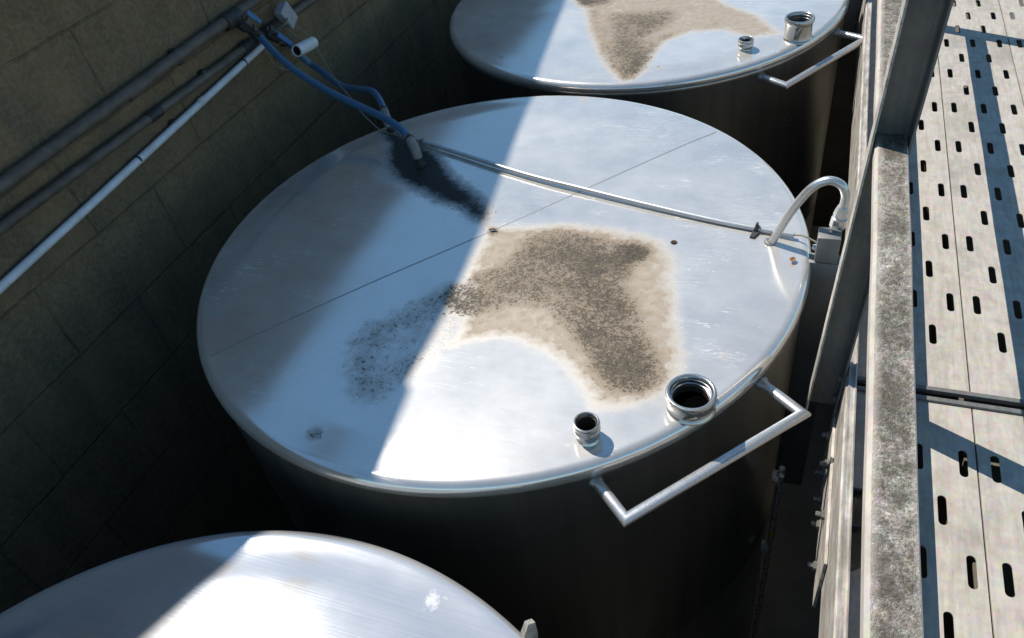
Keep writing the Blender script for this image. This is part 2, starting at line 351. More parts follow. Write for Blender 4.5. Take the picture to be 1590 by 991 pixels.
def lid_mesh(name, mat, parent, attrs, relief, H):
    """round lid: flat disc with a rolled rim, top at local z = H; fine enough to carry the stain masks"""
    nr, ns = 120, 360; r0 = .974; verts = [(0, 0)]; rim = []
    rad = [r0 * (i / nr) ** .9 for i in range(1, nr + 1)]
    co = [(0., 0., 0.)]
    ang = np.arange(ns) * 2 * math.pi / ns
    for r in rad: co += [(r * math.cos(a), r * math.sin(a), 0.) for a in ang]
    for k in range(1, 8):
        t = k / 7 * math.pi / 2
        co += [((r0 + .026 * math.sin(t)) * math.cos(a), (r0 + .026 * math.sin(t)) * math.sin(a), -.026 * (1 - math.cos(t))) for a in ang]
    for r, z in ((1.0, -.040), (.994, -.043), (.990, -.0435)):
        co += [(r * math.cos(a), r * math.sin(a), z) for a in ang]
    co = np.array(co); P = co[:, :2]
    rr = np.hypot(P[:, 0], P[:, 1]); fade = np.clip((.97 - rr) / .12, 0, 1); fade = fade * fade * (3 - 2 * fade)
    co[:, 2] += relief(P) * fade + H
    n_r = (len(co) - 1) // ns
    faces = [(0, 1 + k, 1 + (k + 1) % ns) for k in range(ns)]
    for i in range(n_r - 1):
        a, b = 1 + i * ns, 1 + (i + 1) * ns
        faces += [(a + k, b + k, b + (k + 1) % ns, a + (k + 1) % ns) for k in range(ns)]
    me = bpy.data.meshes.new(name); me.from_pydata(co.tolist(), [], faces); me.update()
    for an, fn in attrs.items():
        a = me.attributes.new(an, 'FLOAT', 'POINT'); a.data.foreach_set('value', fn(P).astype(np.float32))
    me.materials.append(mat); me.shade_smooth()
    o = bpy.data.objects.new(name, me); COL.objects.link(o); o.parent = parent
    return o
def waves(seed, amp, kmin=2, kmax=6, n=14):
    g = np.random.default_rng(seed); K = [(g.uniform(kmin, kmax), g.uniform(0, 2 * math.pi), g.uniform(0, 2 * math.pi)) for _ in range(n)]
    return lambda P: sum(amp / n ** .5 * np.sin(k * (P[:, 0] * math.cos(a) + P[:, 1] * math.sin(a)) + p) for k, a, p in K)
sd_a = np.array(SEAM[0]); sd_n = np.array([SEAM[-1][1] - SEAM[0][1], -(SEAM[-1][0] - SEAM[0][0])]); sd_n = sd_n / np.hypot(*sd_n)
def seam_d(P): return (P - sd_a) @ sd_n

HT = 2.30
def make_tank(loc, zl, label):
    return thing('storage_tank', label, 'tank', (loc[0], loc[1], zl - HT), 'steel tanks in a row in the pit')
def shell(t):
    bm = NB(); c = wpos(t); zt = c.z + HT
    lathe(bm, [(.9915, zt - .0433), (.9935, zt - .047), (.9935, zt - .058), (.9905, zt - .062), (.9905, zt - 1.10), (.9925, zt - 1.105), (.9905, zt - 1.11), (.9905, c.z)], (c.x, c.y, 0), 160)
    return obj('shell', bm, M_shell, t)

# ---- middle tank
T1 = make_tank((0, 0), 0, 'wide steel tank in the middle, its lid half in sun, with stain, pipe and hoses')
w1a = waves(3, .0023); w1b = waves(5, .00022, 12, 26, 20); w1 = lambda P: w1a(P) + w1b(P)
L1 = lid_mesh('lid', M_lid, T1, {
    'scuff': lambda P: np.clip(disc(P, .79, .512, .035) + .8 * disc(P, .765, -.394, .03) + .7 * disc(P, .83, -.41, .03) + .5 * disc(P, .30, -.82, .07) + .4 * disc(P, .40, .72, .12) + .35 * disc(P, .75, .2, .12) + .3 * disc(P, -.3, -.6, .15), 0, 1),
    'tan': lambda P: np.maximum(sm(sdf(P, TAN) - .006, .055), .30 * disc(P, .87, .08, .03)),
    'dirt': lambda P: np.clip((.10 * sm(sdf(P, TAN) - .03, .05) + .15 * sm(sdf(P, DIRT) + .03, .06) + .42 * sm(sdf(P, DIRT), .028) + .22 * sm(sdf(P, DENSE1), .07) + .20 * sm(sdf(P, DENSE2), .05)), 0, 1) + .45 * sm(sdf(P, ARM), .07) - .14 * sm(sdf(P, ARM) - .07, .03) + .8 * disc(P, -.015, .031, .022) + .5 * disc(P, .479, -.015, .045) + .5 * disc(P, .049, .951, .02) + .5 * disc(P, -.172, -.903, .022) + .4 * disc(P, -.771, -.54, .02) + .35 * disc(P, .812, -.408, .016) + .5 * disc(P, .492, -.782, .006),
    'moss': lambda P: np.clip(sm(sdf(P, MOSS) + .004, .075) + .5 * disc(P, -.50, .36, .13) - .25 * disc(P, -.2, .12, .06), 0, 1)},
    lambda P: w1(P) + .006 * np.sqrt(seam_d(P) ** 2 + .0009) , HT)
shell(T1)
bm = NB()
sp = [Vector((x, y, 0)) for x, y in SEAM]; dv = (sp[0] - sp[1]).normalized(); dw = (sp[-1] - sp[-2]).normalized()
path = catmull(sp, 12)
co1 = [tuple(p) for p in path]
def lid_h(xy):
    P = np.array([xy]); r = math.hypot(*xy); f = min(max((.97 - r) / .12, 0), 1); f = f * f * (3 - 2 * f)
    return float((w1(P) + .006 * np.sqrt(seam_d(P) ** 2 + .0009))[0]) * f
# flat bead along the joint of the two sheets
for i, p in enumerate(path):
    pass
def ribbon(bm, path, w, h, hf):
    rows = []
    for i, p in enumerate(path):
        t = (path[min(i + 1, len(path) - 1)] - path[max(i - 1, 0)]).normalized(); s = Vector((-t.y, t.x, 0))
        rows.append([bm.verts.new(p + s * (k * w) + Vector((0, 0, hf((p.x, p.y)) + z))) for k, z in ((-.5, -.001), (-.3, h), (.3, h), (.5, -.001))])
    for a, b in zip(rows, rows[1:]):
        for k in range(3): bm.faces.new((a[k], b[k], b[k + 1], a[k + 1]))
ribbon(bm, path, .0065, .0008, lid_h)
obj('weld_seam', bm, M_seam, L1)

def nozzle_big(c, h):
    o = NB()
    lathe(o, [(.0615, -.002), (.0605, .003), (.0575, .006), (.0562, .009), (.0562, h - .026), (.0585, h - .022), (.0610, h - .018), (.0622, h - .012), (.0620, h - .005), (.0600, h - .001), (.0570, h), (.0535, h - .001), (.0512, h - .004), (.0500, h - .011), (.0480, h - .012), (.0480, h - .022), (.0455, h - .023), (.0455, h - .030), (.0445, .004)], c, 72)
    return o
def nozzle_small(c, h):
    o = NB()
    lathe(o, [(.0310, -.001), (.0300, .002), (.0275, .005), (.0265, .008), (.0265, h - .036), (.0285, h - .033), (.0318, h - .031), (.0330, h - .028), (.0330, h - .022), (.0308, h - .019), (.0308, h - .016), (.0330, h - .013), (.0330, h - .005), (.0315, h - .001), (.0290, h), (.0270, h - .001), (.0260, h - .006), (.0235, h - .010), (.0235, .006)], c, 56)
    return o
def bore(c, r, z):  # black disc in place of the neck's unlit depth
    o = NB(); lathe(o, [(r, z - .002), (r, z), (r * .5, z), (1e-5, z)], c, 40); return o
def liner(c, r, z0, z1):  # darker steel; shade inside the neck put into its colour
    o = NB(); lathe(o, [(r, z0), (r, z1), (r + .0008, z1)], c, 40); return o
def necks(t, pb, hb, ps, hs):
    c = wpos(t); z = c.z + HT; P = lambda q, h=0: (c.x + q[0], c.y + q[1], z + h)
    f = obj('filler_neck', nozzle_big(P(pb), hb), M_pol, t)
    obj('bore', bore(P(pb), .0450, max(.006, hb - .068)), M_bore_shade, f); obj('liner', liner(P(pb), .0442, max(.004, hb - .07), hb - .031), M_bore, f)
    g = obj('vent_neck', nozzle_small(P(ps), hs), M_pol, t)
    obj('bore', bore(P(ps), .0240, .010), M_bore_shade, g); obj('liner', liner(P(ps), .0233, .008, hs - .011), M_bore, g)
def fittings(t):
    c = wpos(t); z = c.z + HT; P = lambda x, y, h=0: (c.x + x, c.y + y, z + h)
    bm = NB(); H = -.085
    tube(bm, [P(.545, -.795, H), P(.656, -.899, H), P(1.019, -.487, H), P(.897, -.393, H)], .0145, 20)
    h = obj('grab_handle', bm, M_sat, t, angle=50)
    for (x, y, dx, dy) in ((.558, -.808, .085, -.082), (.908, -.401, .097, -.075)):
        d = Vector((dx, dy, 0)).normalized(); q = Vector(P(x, y, H)) + d * .006
        bm = NB(); lathe(bm, [(.0145, -.006), (.021, -.004), (.0195, .002), (.0155, .009), (.0145, .011)], q, 24, d)
        obj('weld_collar', bm, M_seam, h)
    return h
F1 = fittings(T1)
necks(T1, (.753, -.594), .056, (.529, -.747), .060)
# overflow pipe with its coupling
bm = NB()
arch = catmull([(.873, .1, -.01), (.890, .1, .035), (.921, .1, .119), (.958, .1, .192), (.985, .1, .224), (1.014, .1, .236), (1.044, .1, .224), (1.060, .1, .192), (1.060, .1, .150)], 8)
tube(bm, arch, .0125, 20)
ov = obj('overflow_pipe', bm, M_sat, T1)
bm = NB(); lathe(bm, [(.0126, -.002), (.021, -.001), (.020, .003), (.0126, .006)], (.876, .1, .001), 24, (.3, 0, 1)); obj('weld_collar', bm, M_seam, ov)
bm = NB(); lathe(bm, [(.0126, .0), (.016, .004), (.019, .016), (.021, .030), (.021, .036), (.018, .038), (.018, .042), (.0225, .044), (.0225, .074), (.020, .080), (.0135, .082), (.0135, .12)], (1.0605, .1, .158), 8, (-.10, 0, -1)); obj('coupling', bm, M_sat, ov, angle=25)
# sight tube low on the shell
bm = NB()
tube(bm, [(1.002, -.292, -.62), (1.002, -.292, -2.0)], .0085, 12); tube(bm, [(1.002, -.262, -.62), (1.002, -.262, -1.10)], .010, 12)
box(bm, (.975, -.30, -.66), (1.003, -.255, -.645)); box(bm, (.975, -.30, -1.08), (1.003, -.255, -1.065))
gt = obj('sight_tube', bm, M_sat, T1)
bm = NB(); lathe(bm, [(.0105, -.012), (.0125, -.012), (.0125, .012), (.0105, .012)], (1.002, -.292, -.955), 16, closed=True); obj('tape_band', bm, M_yel, gt)

# ---- back tank: copies of the fittings, turned a little about the tank's axis
T2 = make_tank(BC, 0, 'steel tank farthest along the row, cut by the top edge, tan stain on its lid')
w2 = waves(8, .0022, 2, 7)
sd2 = lambda P: (P[:, 0] * math.sin(.6) - P[:, 1] * math.cos(.6)) + .05
lid_mesh('lid', M_lid, T2, {
    'tan': lambda P: sm(sdf(P, TANB) - .006, .05), 'scuff': lambda P: np.clip(.8 * disc(P, -.56, -.33, .03) + .4 * disc(P, .1, -.6, .1), 0, 1),
    'dirt': lambda P: (.10 * sm(sdf(P, TANB) - .03, .06) + .60 * sm(sdf(P, DIRTB), .06)) + .30 * sm(sdf(P, TANB) - .01, .03) * sm(.07 - sdf(P, TANB), .04) * (P[:, 0] < .26) + .7 * sm(sdf(P, DIRTB2), .05) + .6 * disc(P, -.497, -.756, .014) + .6 * disc(P, .261, -.837, .014),
    'moss': lambda P: 0 * P[:, 0]},
    lambda P: w2(P) + .008 * np.sqrt(sd2(P) ** 2 + .0009), HT)
for ch in list(T1.children):
    if ch.name.split('.')[0] in ('shell', 'grab_handle'):
        c = ch.copy(); COL.objects.link(c); c.parent = T2
        c.rotation_euler.z = R(8.8) if ch.name.startswith('grab') else 0
        for g in ch.children:
            d = g.copy(); COL.objects.link(d); d.parent = c

necks(T2, (.801, -.515), .094, (.597, -.640), .050)
# ---- front tank
ZF = -.128
T3 = make_tank(FC, ZF, 'steel tank with a brushed lid cut off by the bottom edge, nearest of the row')
w3a = waves(21, .0010); w3 = lambda P: w3a(P) + .036 * (.9 - (P ** 2).sum(1))
lid_mesh('lid', M_brush, T3, {'tan': lambda P: .46 * disc(P, .245, .876, .026) + .38 * disc(P, .27, .91, .03) + .4 * disc(P, .215, .915, .035)}, w3, HT)
sh3 = [c for c in T1.children if c.name == 'shell'][0].copy(); COL.objects.link(sh3); sh3.parent = T3
bm = NB()   # lifting lug welded to the rim
d = Vector((.50, .90, 0)).normalized(); ctr = Vector((FC[0] + .478, FC[1] + .872, ZF)); tng = Vector((-d.y, d.x, 0))
A = [(-.01, -.10), (.018, -.10), (.030, -.02), (.030, .035), (.012, .050), (-.004, .022)]
for sgn in (0, 1):
    pass
vs0 = [bm.verts.new(ctr + d * a + Vector((0, 0, b)) - tng * .006) for a, b in A]; vs1 = [bm.verts.new(ctr + d * a + Vector((0, 0, b)) + tng * .006) for a, b in A]
bm.faces.new(vs0); bm.faces.new(vs1[::-1])
for i in range(len(A)): bm.faces.new((vs0[i], vs0[(i + 1) % len(A)], vs1[(i + 1) % len(A)], vs1[i]))
obj('lifting_lug', bm, M_chan, T3, smooth=False)

# ---------------------------------------------------------------- things lying on the middle lid
cp = thing('steel_conduit', 'thin steel conduit lying straight across the middle tank lid', 'pipe', (.22, .30, .012))
bm = NB(); tube(bm, catmull([(-.535, .540, .018), (-.30, .458, .0145), (.0, .356, .0125), (.219, .296, .0125), (.46, .232, .0125), (.717, .170, .0125), (.940, .131, .015)], 6), .0086, 16)
M_cond = mat_plain('dull_conduit', (.50, .50, .49), (.40, .40, .39), .34, .55, 40, .1); pc = obj('pipe', bm, M_cond, cp)
bm = NB()
lathe(bm, [(.0092, -.006), (.0115, -.006), (.0115, .006), (.0092, .006)], (.829, .150, .0135), 20, (.98, -.19, 0), closed=True)
prism(bm, [(.812, .112), (.824, .109), (.838, .136), (.836, .160), (.822, .160)], .001, .010); box(bm, (.825, .143, .020), (.833, .153, .036), .001)
obj('clip', bm, M_dark, cp)
bm = NB(); tube(bm, catmull([(.935, .132, .015), (.965, .117, .026), (.995, .103, .022), (1.013, .094, .018)], 8), .0028, 8); obj('lead', bm, M_wire, cp)
bm = NB(); lathe(bm, [(.0089, -.01), (.0108, -.01), (.0108, .01), (.0089, .01)], (-.50, .528, .0172), 16, (.94, -.34, 0), closed=True); obj('end_sleeve', bm, M_sleeve, cp)

cb = thing('control_box', 'small grey enclosure on the right rim of the middle tank, beneath the bent pipe', 'control box', (1.0, .05, -1.1))
bm = NB(); box(bm, (1.004, .03, -.002), (1.066, .085, .088), .003); e1 = obj('cover', bm, M_cbox, cb)
bm = NB(); box(bm, (.988, .034, -1.1), (1.092, .083, -.006), .003); obj('cable_trunk', bm, M_cbox, cb)
bm = NB(); lathe(bm, [(.004, 0), (.009, .001), (.009, .007), (.006, .012), (1e-5, .012)], (1.006, .075, .018), 12, (-1, .2, .1)); obj('cable_gland', bm, M_pvc, cb)
bm = NB(); hexbolt(bm, (1.035, .06, .088), (0, 0, 1), .005, .005); obj('screw', bm, M_pol, e1)

def leaf(loc, rz, L, label, m, curl=.4, W=.35):
    bm = NB(); n = 7; rows = []
    for i in range(n):
        t = i / (n - 1); w = W * L * math.sin(math.pi * min(1, t * .93 + .04)) ** .8
        z = curl * L * (t - .5) ** 2
        rows.append([bm.verts.new(((t - .5) * L, k * w, z + abs(k) * w * .5)) for k in (-1, -.5, 0, .5, 1)])
    for a, b in zip(rows, rows[1:]):
        for k in range(4): bm.faces.new((a[k], a[k + 1], b[k + 1], b[k]))
    bmesh.ops.solidify(bm, geom=bm.faces[:], thickness=.0008)
    bmesh.ops.rotate(bm, verts=bm.verts, cent=(0, 0, 0), matrix=Matrix.Rotation(rz, 3, 'Z'))
    bmesh.ops.translate(bm, verts=bm.verts, vec=loc)
    return tag(obj('dead_leaf', bm, m, loc=loc), label, 'leaf')
leaf((.590, .055, .0015), .4, .022, 'curled dark leaf lying on the lid just below the conduit', M_leaf)
leaf((.945, .020, .006), 1.2, .022, 'tiny orange brown curl near the foot of the bent pipe', mat_plain('tan_leaf', (.42, .22, .09), (.25, .13, .06), .7, 0, 60), .8, .42)
leaf((-.012, .030, .0015), .1, .030, 'brown leaf scrap at the shadow line beside the weld seam', M_leaf, .12, .16)

# damp leaf litter under the hoses (nobody could count it)
bm = NB(); k = 0
pm = np.array(MOSS); lo, hi = pm.min(0) - .07, pm.max(0) + .07
cand = rng.uniform(lo, hi, (16000, 2)); cand = cand[np.hypot(cand[:, 0], cand[:, 1]) < .955]; dd = sdf(cand, MOSS)
keep = cand[((rng.normal(.036, .022, len(cand)) < dd) & (rng.uniform(0, 1, len(cand)) < .8))][:1700]
for x, y in keep:
    s = rng.uniform(.001, .0034); a = rng.uniform(0, 6.28); z = lid_h((x, y)) + rng.uniform(.0005, .004); tl = rng.uniform(-.4, .4, 2)
    ux, uy = math.cos(a) * s, math.sin(a) * s
    q = [(ux, uy), (-uy * .5, ux * .5), (-ux, -uy), (uy * .5, -ux * .5)]
    vs = [bm.verts.new((x + p, y + r, z + p * tl[0] + r * tl[1])) for p, r in q]
    top = bm.verts.new((x, y, z + s * rng.uniform(.25, .7)))
    for i in range(4): bm.faces.new((vs[i], vs[(i + 1) % 4], top))
    bm.faces.new(vs[::-1])
tag(obj('leaf_litter', bm, M_litter, smooth=False), 'dark damp leaf litter under the blue hoses on the middle lid', 'leaf litter', kind='stuff')

# ---------------------------------------------------------------- left wall and its pipes
WX = -1.40
bm = NB(); box(bm, (WX - .3, -3.6, -2.38), (WX, 9.0, 1.06)); wl = thing('concrete_wall', 'tall shaded concrete block wall carrying the pipes beside the tanks', 'wall', (WX - .15, 2.7, -2.38))
obj('blockwork', bm, M_wall, wl, smooth=False)
bm = NB(); box(bm, (WX - .34, -3.64, 1.062), (WX + .02, 9.04, 1.11), .006); obj('coping', bm, M_conc, wl, smooth=False)

def wall_pipe(pts, r, mat, label, bands, bmat, band_r=1.18, clips=()):
    t = thing('wall_pipe', label, 'pipe', pts[0]); bm = NB(); tube(bm, pts, r, 18); obj('pipe', bm, mat, t)
    for (y, L, m2, k) in bands:
        P0, P1 = Vector(pts[0]), Vector(pts[-1]); f = (y - P0.y) / (P1.y - P0.y); c = P0.lerp(P1, f); dd = (P1 - P0).normalized()
        bm = NB(); lathe(bm, [(r * .99, -L / 2), (r * k, -L / 2 + .002), (r * k, L / 2 - .002), (r * .99, L / 2)], c, 20, dd); obj('coupling', bm, m2, t)
    for y in clips:
        P0, P1 = Vector(pts[0]), Vector(pts[-1]); c = P0.lerp(P1, (y - P0.y) / (P1.y - P0.y))
        bm = NB(); box(bm, (WX, y - .012, c.z - r * 1.3), (c.x, y + .012, c.z + r * 1.3), .002); obj('clip', bm, M_dark, t)
    return t
wall_pipe([(-1.365, -1.6, .424), (-1.365, .655, .443), (-1.365, 2.6, .449)], .0235, M_pipe, 'thick dark grey pipe, uppermost of the pipes on the wall', [(.10, .12, M_pipe, 1.06), (.70, .10, M_dark, 1.35)], M_pipe, clips=(-1.2, .35, 1.9))
wall_pipe([(-1.37, -1.6, .345), (-1.37, .78, .303)], .0185, M_pipe, 'dull grey pipe, the middle one on the wall, ending at the valves', [(.12, .07, M_dark, 1.16), (.74, .07, M_dark, 1.4)], M_pipe, clips=(-.9, .45))
wall_pipe([(-1.37, .80, .302), (-1.37, 2.6, .255)], .0195, M_pipe, 'grey pipe running from the valves behind the junction box', [(.90, .08, M_dark, 1.4)], M_pipe, clips=(1.5,))
wall_pipe([(-1.375, -1.6, .132), (-1.375, -.33, .196), (-1.375, .86, .262)], .0150, M_pvc, 'slim white plastic pipe, lowest on the wall', [(-.035, .010, M_dark, 1.03), (.375, .030, M_pvc, 1.14), (.69, .010, M_dark, 1.03)], M_pvc, clips=(-.75, .2, .80))

def valve(a, b, hose0, lev0, lev1, label):
    t = thing('water_valve', label, 'valve', a); A, B = Vector(a), Vector(b); d = (B - A).normalized(); L = (B - A).length
    bm = NB(); tube(bm, [A - d * .01, B + d * .005], .017, 16); lathe(bm, [(.017, -.03), (.028, -.028), (.030, -.01), (.030, .01), (.028, .028), (.017, .03)], A.lerp(B, .5), 6, d); lathe(bm, [(.018, -.012), (.025, -.01), (.025, .01), (.018, .012)], B, 8, d)
    H0 = Vector(hose0); tube(bm, [B, B.lerp(H0, .5) + Vector((.01, 0, .005)), H0], .013, 12)
    obj('body', bm, M_dark, t, angle=25)
    l0, l1 = Vector(lev0), Vector(lev1); bm = NB(); mid = A.lerp(B, .5)
    tube(bm, [mid, l0.lerp(l1, .15)], .006, 8); obj('stem', bm, M_brass, t)
    dl = (l1 - l0); n = dl.normalized(); s = n.cross(Vector((1, 0, 0))).normalized(); up = s.cross(n); bm = NB()
    pr = [(0, .009), (.25, .012), (.9, .010), (1, .006)]
    rows = []
    for f, w in pr:
        p = l0 + dl * f; rows.append([bm.verts.new(p + s * (w * i) + up * (.004 * j)) for i, j in ((-1, -1), (1, -1), (1, 1), (-1, 1))])
    for x, y in zip(rows, rows[1:]):
        for k in range(4): bm.faces.new((x[k], x[(k + 1) % 4], y[(k + 1) % 4], y[k]))
    bm.faces.new(rows[0][::-1]); bm.faces.new(rows[-1]); bmesh.ops.bevel(bm, geom=bm.edges[:], offset=.0015, segments=1, affect='EDGES')
    obj('lever', bm, M_lever, t)
valve((-1.35, .71, .44), (-1.345, .775, .36), (-1.33, .793, .324), (-1.285, .715, .462), (-1.28, .772, .395), 'dark tap with blue lever under the uppermost wall pipe')
valve((-1.35, .875, .318), (-1.33, .905, .27), (-1.31, .94, .235), (-1.265, .832, .318), (-1.26, .898, .243), 'dark tap with blue lever beside the white tube')

def hose(pts, base, h, label):
    t = thing('blue_hose', label, 'hose', base); B = Vector(base)
    bm = NB(); tube(bm, catmull(pts, 8), .0148, 16); obj('hose', bm, M_blue, t)
    e = Vector(pts[-1]); e2 = Vector(pts[-2]); dr = (e - e2).normalized()
    bm = NB(); top = B + Vector((-.008, .002, h)); md = B + Vector((-.004, .0, h * .45))
    tube(bm, [e - dr * .012, e + dr * .010, top + Vector((.0, 0, -.012)), md], .0185, 16); obj('sleeve', bm, M_sleeve, t)
    bm = NB(); lathe(bm, [(.0186, -.005), (.0205, -.005), (.0205, .005), (.0186, .005)], e + dr * .002, 20, dr, closed=True); hexbolt(bm, e + dr * .002 + Vector((0, 0, .019)), (0, 0, 1), .005, .006); obj('clamp', bm, M_dark, t)
    bm = NB(); tube(bm, [md + Vector((0, 0, .01)), B - Vector((0, 0, .003))], .0125, 12); lathe(bm, [(.0126, 0), (.021, .0), (.021, .008), (.0126, .012)], B, 6); obj('fitting', bm, M_dark, t, angle=25)
hose([(-1.33, .793, .324), (-1.25, .749, .278), (-1.155, .702, .236), (-1.05, .664, .197), (-.91, .616, .160), (-.77, .569, .136), (-.62, .50, .126), (-.52, .435, .120), (-.475, .398, .105)], (-.443, .380, .0), .085, 'nearer blue hose arching from the wall tap to the grey sleeve on the lid')
hose([(-1.31, .94, .235), (-1.325, .99, .165), (-1.30, 1.025, .095), (-1.255, 1.012, .075), (-1.2, .982, .065), (-1.08, .912, .046), (-.97, .869, .055), (-.85, .799, .083), (-.78, .732, .080), (-.725, .66, .072)], (-.689, .620, .0), .055, 'farther blue hose sagging behind the other one to the lid edge')

# grey junction box, white tube and wires
jb = thing('junction_box', 'pale grey plastic junction box tilted on the wall above the white tube', 'junction box', (-1.40, 1.0, .29))
Mx = Matrix.Translation((-1.352, 1.014, .326)) @ Matrix.Rotation(R(27), 4, 'X')
bm = NB(); box(bm, (-.006, -.032, -.048), (.026, .032, .048), .006, Mx); obj('case', bm, M_ebox, jb, smooth=False)
bm = NB(); box(bm, (.0265, -.036, -.052), (.042, .036, .052), .005, Mx); obj('lid', bm, M_ebox, jb, smooth=False)
wt = thing('white_tube', 'short white plastic tube with a dark open end hanging below the junction box', 'tube', (-1.26, .93, .20))
a, b = Vector((-1.27, .925, .200)), Vector((-1.27, 1.065, .178)); d = (b - a).normalized(); L = (b - a).length
bm = NB(); lathe(bm, [(.021, .006), (.0215, 0), (.027, 0), (.0275, .004), (.0275, L - .004), (.026, L), (1e-5, L + .002)], a, 32, d); obj('sleeve', bm, M_pvc, wt)
bm = NB(); lathe(bm, [(.0212, .005), (.0212, .04), (1e-5, .042)], a, 24, d); obj('bore', bm, M_dark, wt)
bm = NB(); tube(bm, [(-1.40, .995, .195), (-1.29, .995, .190)], .006, 8); obj('bracket', bm, M_dark, wt)
def wire(pts, label, r=.0028):
    bm = NB(); tube(bm, catmull(pts, 8), r, 8); tag(obj('cable', bm, M_wire, loc=pts[0]), label, 'cable')
wire([(-1.325, 1.03, .285), (-1.305, 1.05, .245), (-1.28, 1.07, .195), (-1.2, 1.00, .135), (-1.073, .87, .10), (-.95, .77, .07), (-.86, .69, .045), (-.80, .65, .025), (-.728, .604, .012), (-.656, .585, .005), (-.605, .574, .005), (-.57, .56, .01), (-.53, .54, .02)], 'thin tan cable dropping from the junction box to the conduit end')
wire([(-1.33, .985, .285), (-1.325, 1.0, .255), (-1.31, 1.03, .20), (-1.31, 1.06, .17)], 'short thin cable from the junction box behind the white tube')
wire([(-1.37, .851, .25), (-1.353, .845, .179), (-1.345, .893, .126), (-1.33, .972, .09), (-1.31, 1.02, .105), (-1.30, 1.03, .13)], 'loose dark cable looping on the wall beneath the taps', .0025)
wire([(-1.35, .93, .29), (-1.30, .955, .315), (-1.31, .985, .325)], 'short brass coloured rod between the tap and the junction box', .005)

# ---------------------------------------------------------------- walkway on the right
def post(loc, label):
    """galvanised upright: C-section, both flanges folded towards the camera side"""
    t = thing('steel_post', label, 'post', loc, 'steel uprights of the walkway')
    c = Vector(loc); zb, zt = c.z, 1.30
    dx = lambda z: .0333 * z          # leans slightly outwards
    def ext(pr, name, mat, parent):
        bm = NB(); n = len(pr)
        a = [bm.verts.new((c.x + x + dx(zb), c.y + y, zb)) for x, y in pr]; b = [bm.verts.new((c.x + x + dx(zt), c.y + y, zt)) for x, y in pr]
        for i in range(n): bm.faces.new((a[i], a[(i + 1) % n], b[(i + 1) % n], b[i]))
        bm.faces.new(a[::-1]); bm.faces.new(b); return obj(name, bm, mat, parent, smooth=False)
    web = [(.0046, 0), (.0745, 0)] + [(.0745, -.052), (.0700, -.052)] + [(.0700 - .009 + .009 * math.cos(a), -.005 - .009 + .009 * math.sin(a)) for a in [k * math.pi / 8 for k in range(5)]] + [(.0046, -.005)]
    u = ext(web, 'upright', M_post, t)
    ext([(0, .001), (.0045, .001), (.0045, -.050), (0, -.050)], 'edge_flange', M_chan, t)  # paler galvanising; sunlit edge put into the flange's colour
    for z in (-.07, -.15):
        bm = NB(); hexbolt(bm, (c.x + .070 + dx(z), c.y - .028, z), (-1, 0, 0), .0085, .008); obj('bolt', bm, M_post, t, smooth=False)
    return t
P1 = post((1.0375, -.33, -.20), 'grey channel upright beside the bent pipe, on the outside of the walkway edge')
P2 = P1.copy(); COL.objects.link(P2); P2.location = (1.026, 2.12, -.20); P2['label'] = 'far channel upright whose foot shows at the top edge by the far tank'
for ch in P1.children:
    c = ch.copy(); COL.objects.link(c); c.parent = P2

def guard_rail(y0, y1, label):
    """flat galvanised rail between two uprights"""
    t = thing('guard_rail', label, 'rail', (1.0985, (y0 + y1) / 2, .605), 'lichen covered rails of the walkway')
    x0, x1 = 1.0672, 1.1268
    pr = [(x0, .605), (x0, .628), (x0 + .0055, .6345), (x1 - .002, .635), (x1, .633), (x1, .605), (x1 - .004, .605), (x1 - .004, .630), (x0 + .004, .630), (x0 + .004, .605)]
    bm = NB(); rows = []; n = len(pr)
    ys = np.linspace(y0, y1, 60)
    for y in ys:
        w = .0006 * math.sin(y * 7) + .0004 * math.sin(y * 17 + 1)
        rows.append([bm.verts.new((x + w, y, z)) for x, z in pr])
    for a, b in zip(rows, rows[1:]):
        for i in range(n): bm.faces.new((a[i], a[(i + 1) % n], b[(i + 1) % n], b[i]))
    bm.faces.new(rows[0][::-1]); bm.faces.new(rows[-1])
    obj('rail', bm, M_rail, t, smooth=False)
    bm = NB(); yy = y1 if y1 < 0 else y0; sg = -1 if y1 < 0 else 1
    box(bm, (x0 + .008, min(yy, yy + sg * .05), .612), (x1 - .008, max(yy, yy + sg * .05), .629)); obj('end_bracket', bm, M_post, t, smooth=False)
guard_rail(-3.2, -.336, 'broad lichen speckled guard rail running down the near walkway edge')
guard_rail(-.329, 2.11, 'lichen speckled guard rail continuing behind the near upright')
bm = NB(); rows = []
for y in np.linspace(-2.9, 6.0, 90):
    rows.append([bm.verts.new((x + .0008 * math.sin(y * 5), y, z)) for x, z in ((1.246, -.0985), (1.246, -.003), (1.2475, 0), (1.2505, 0), (1.252, -.003), (1.252, -.0985))])
for a, b in zip(rows, rows[1:]):
    for i in range(6): bm.faces.new((a[i], a[(i + 1) % 6], b[(i + 1) % 6], b[i]))
bm.faces.new(rows[0][::-1]); bm.faces.new(rows[-1])
tag(obj('toe_board', bm, M_chan, loc=(1.249, 1.0, -.0985), smooth=False), 'low upright steel toe board standing on the slotted planks below the guard rail', 'toe board')

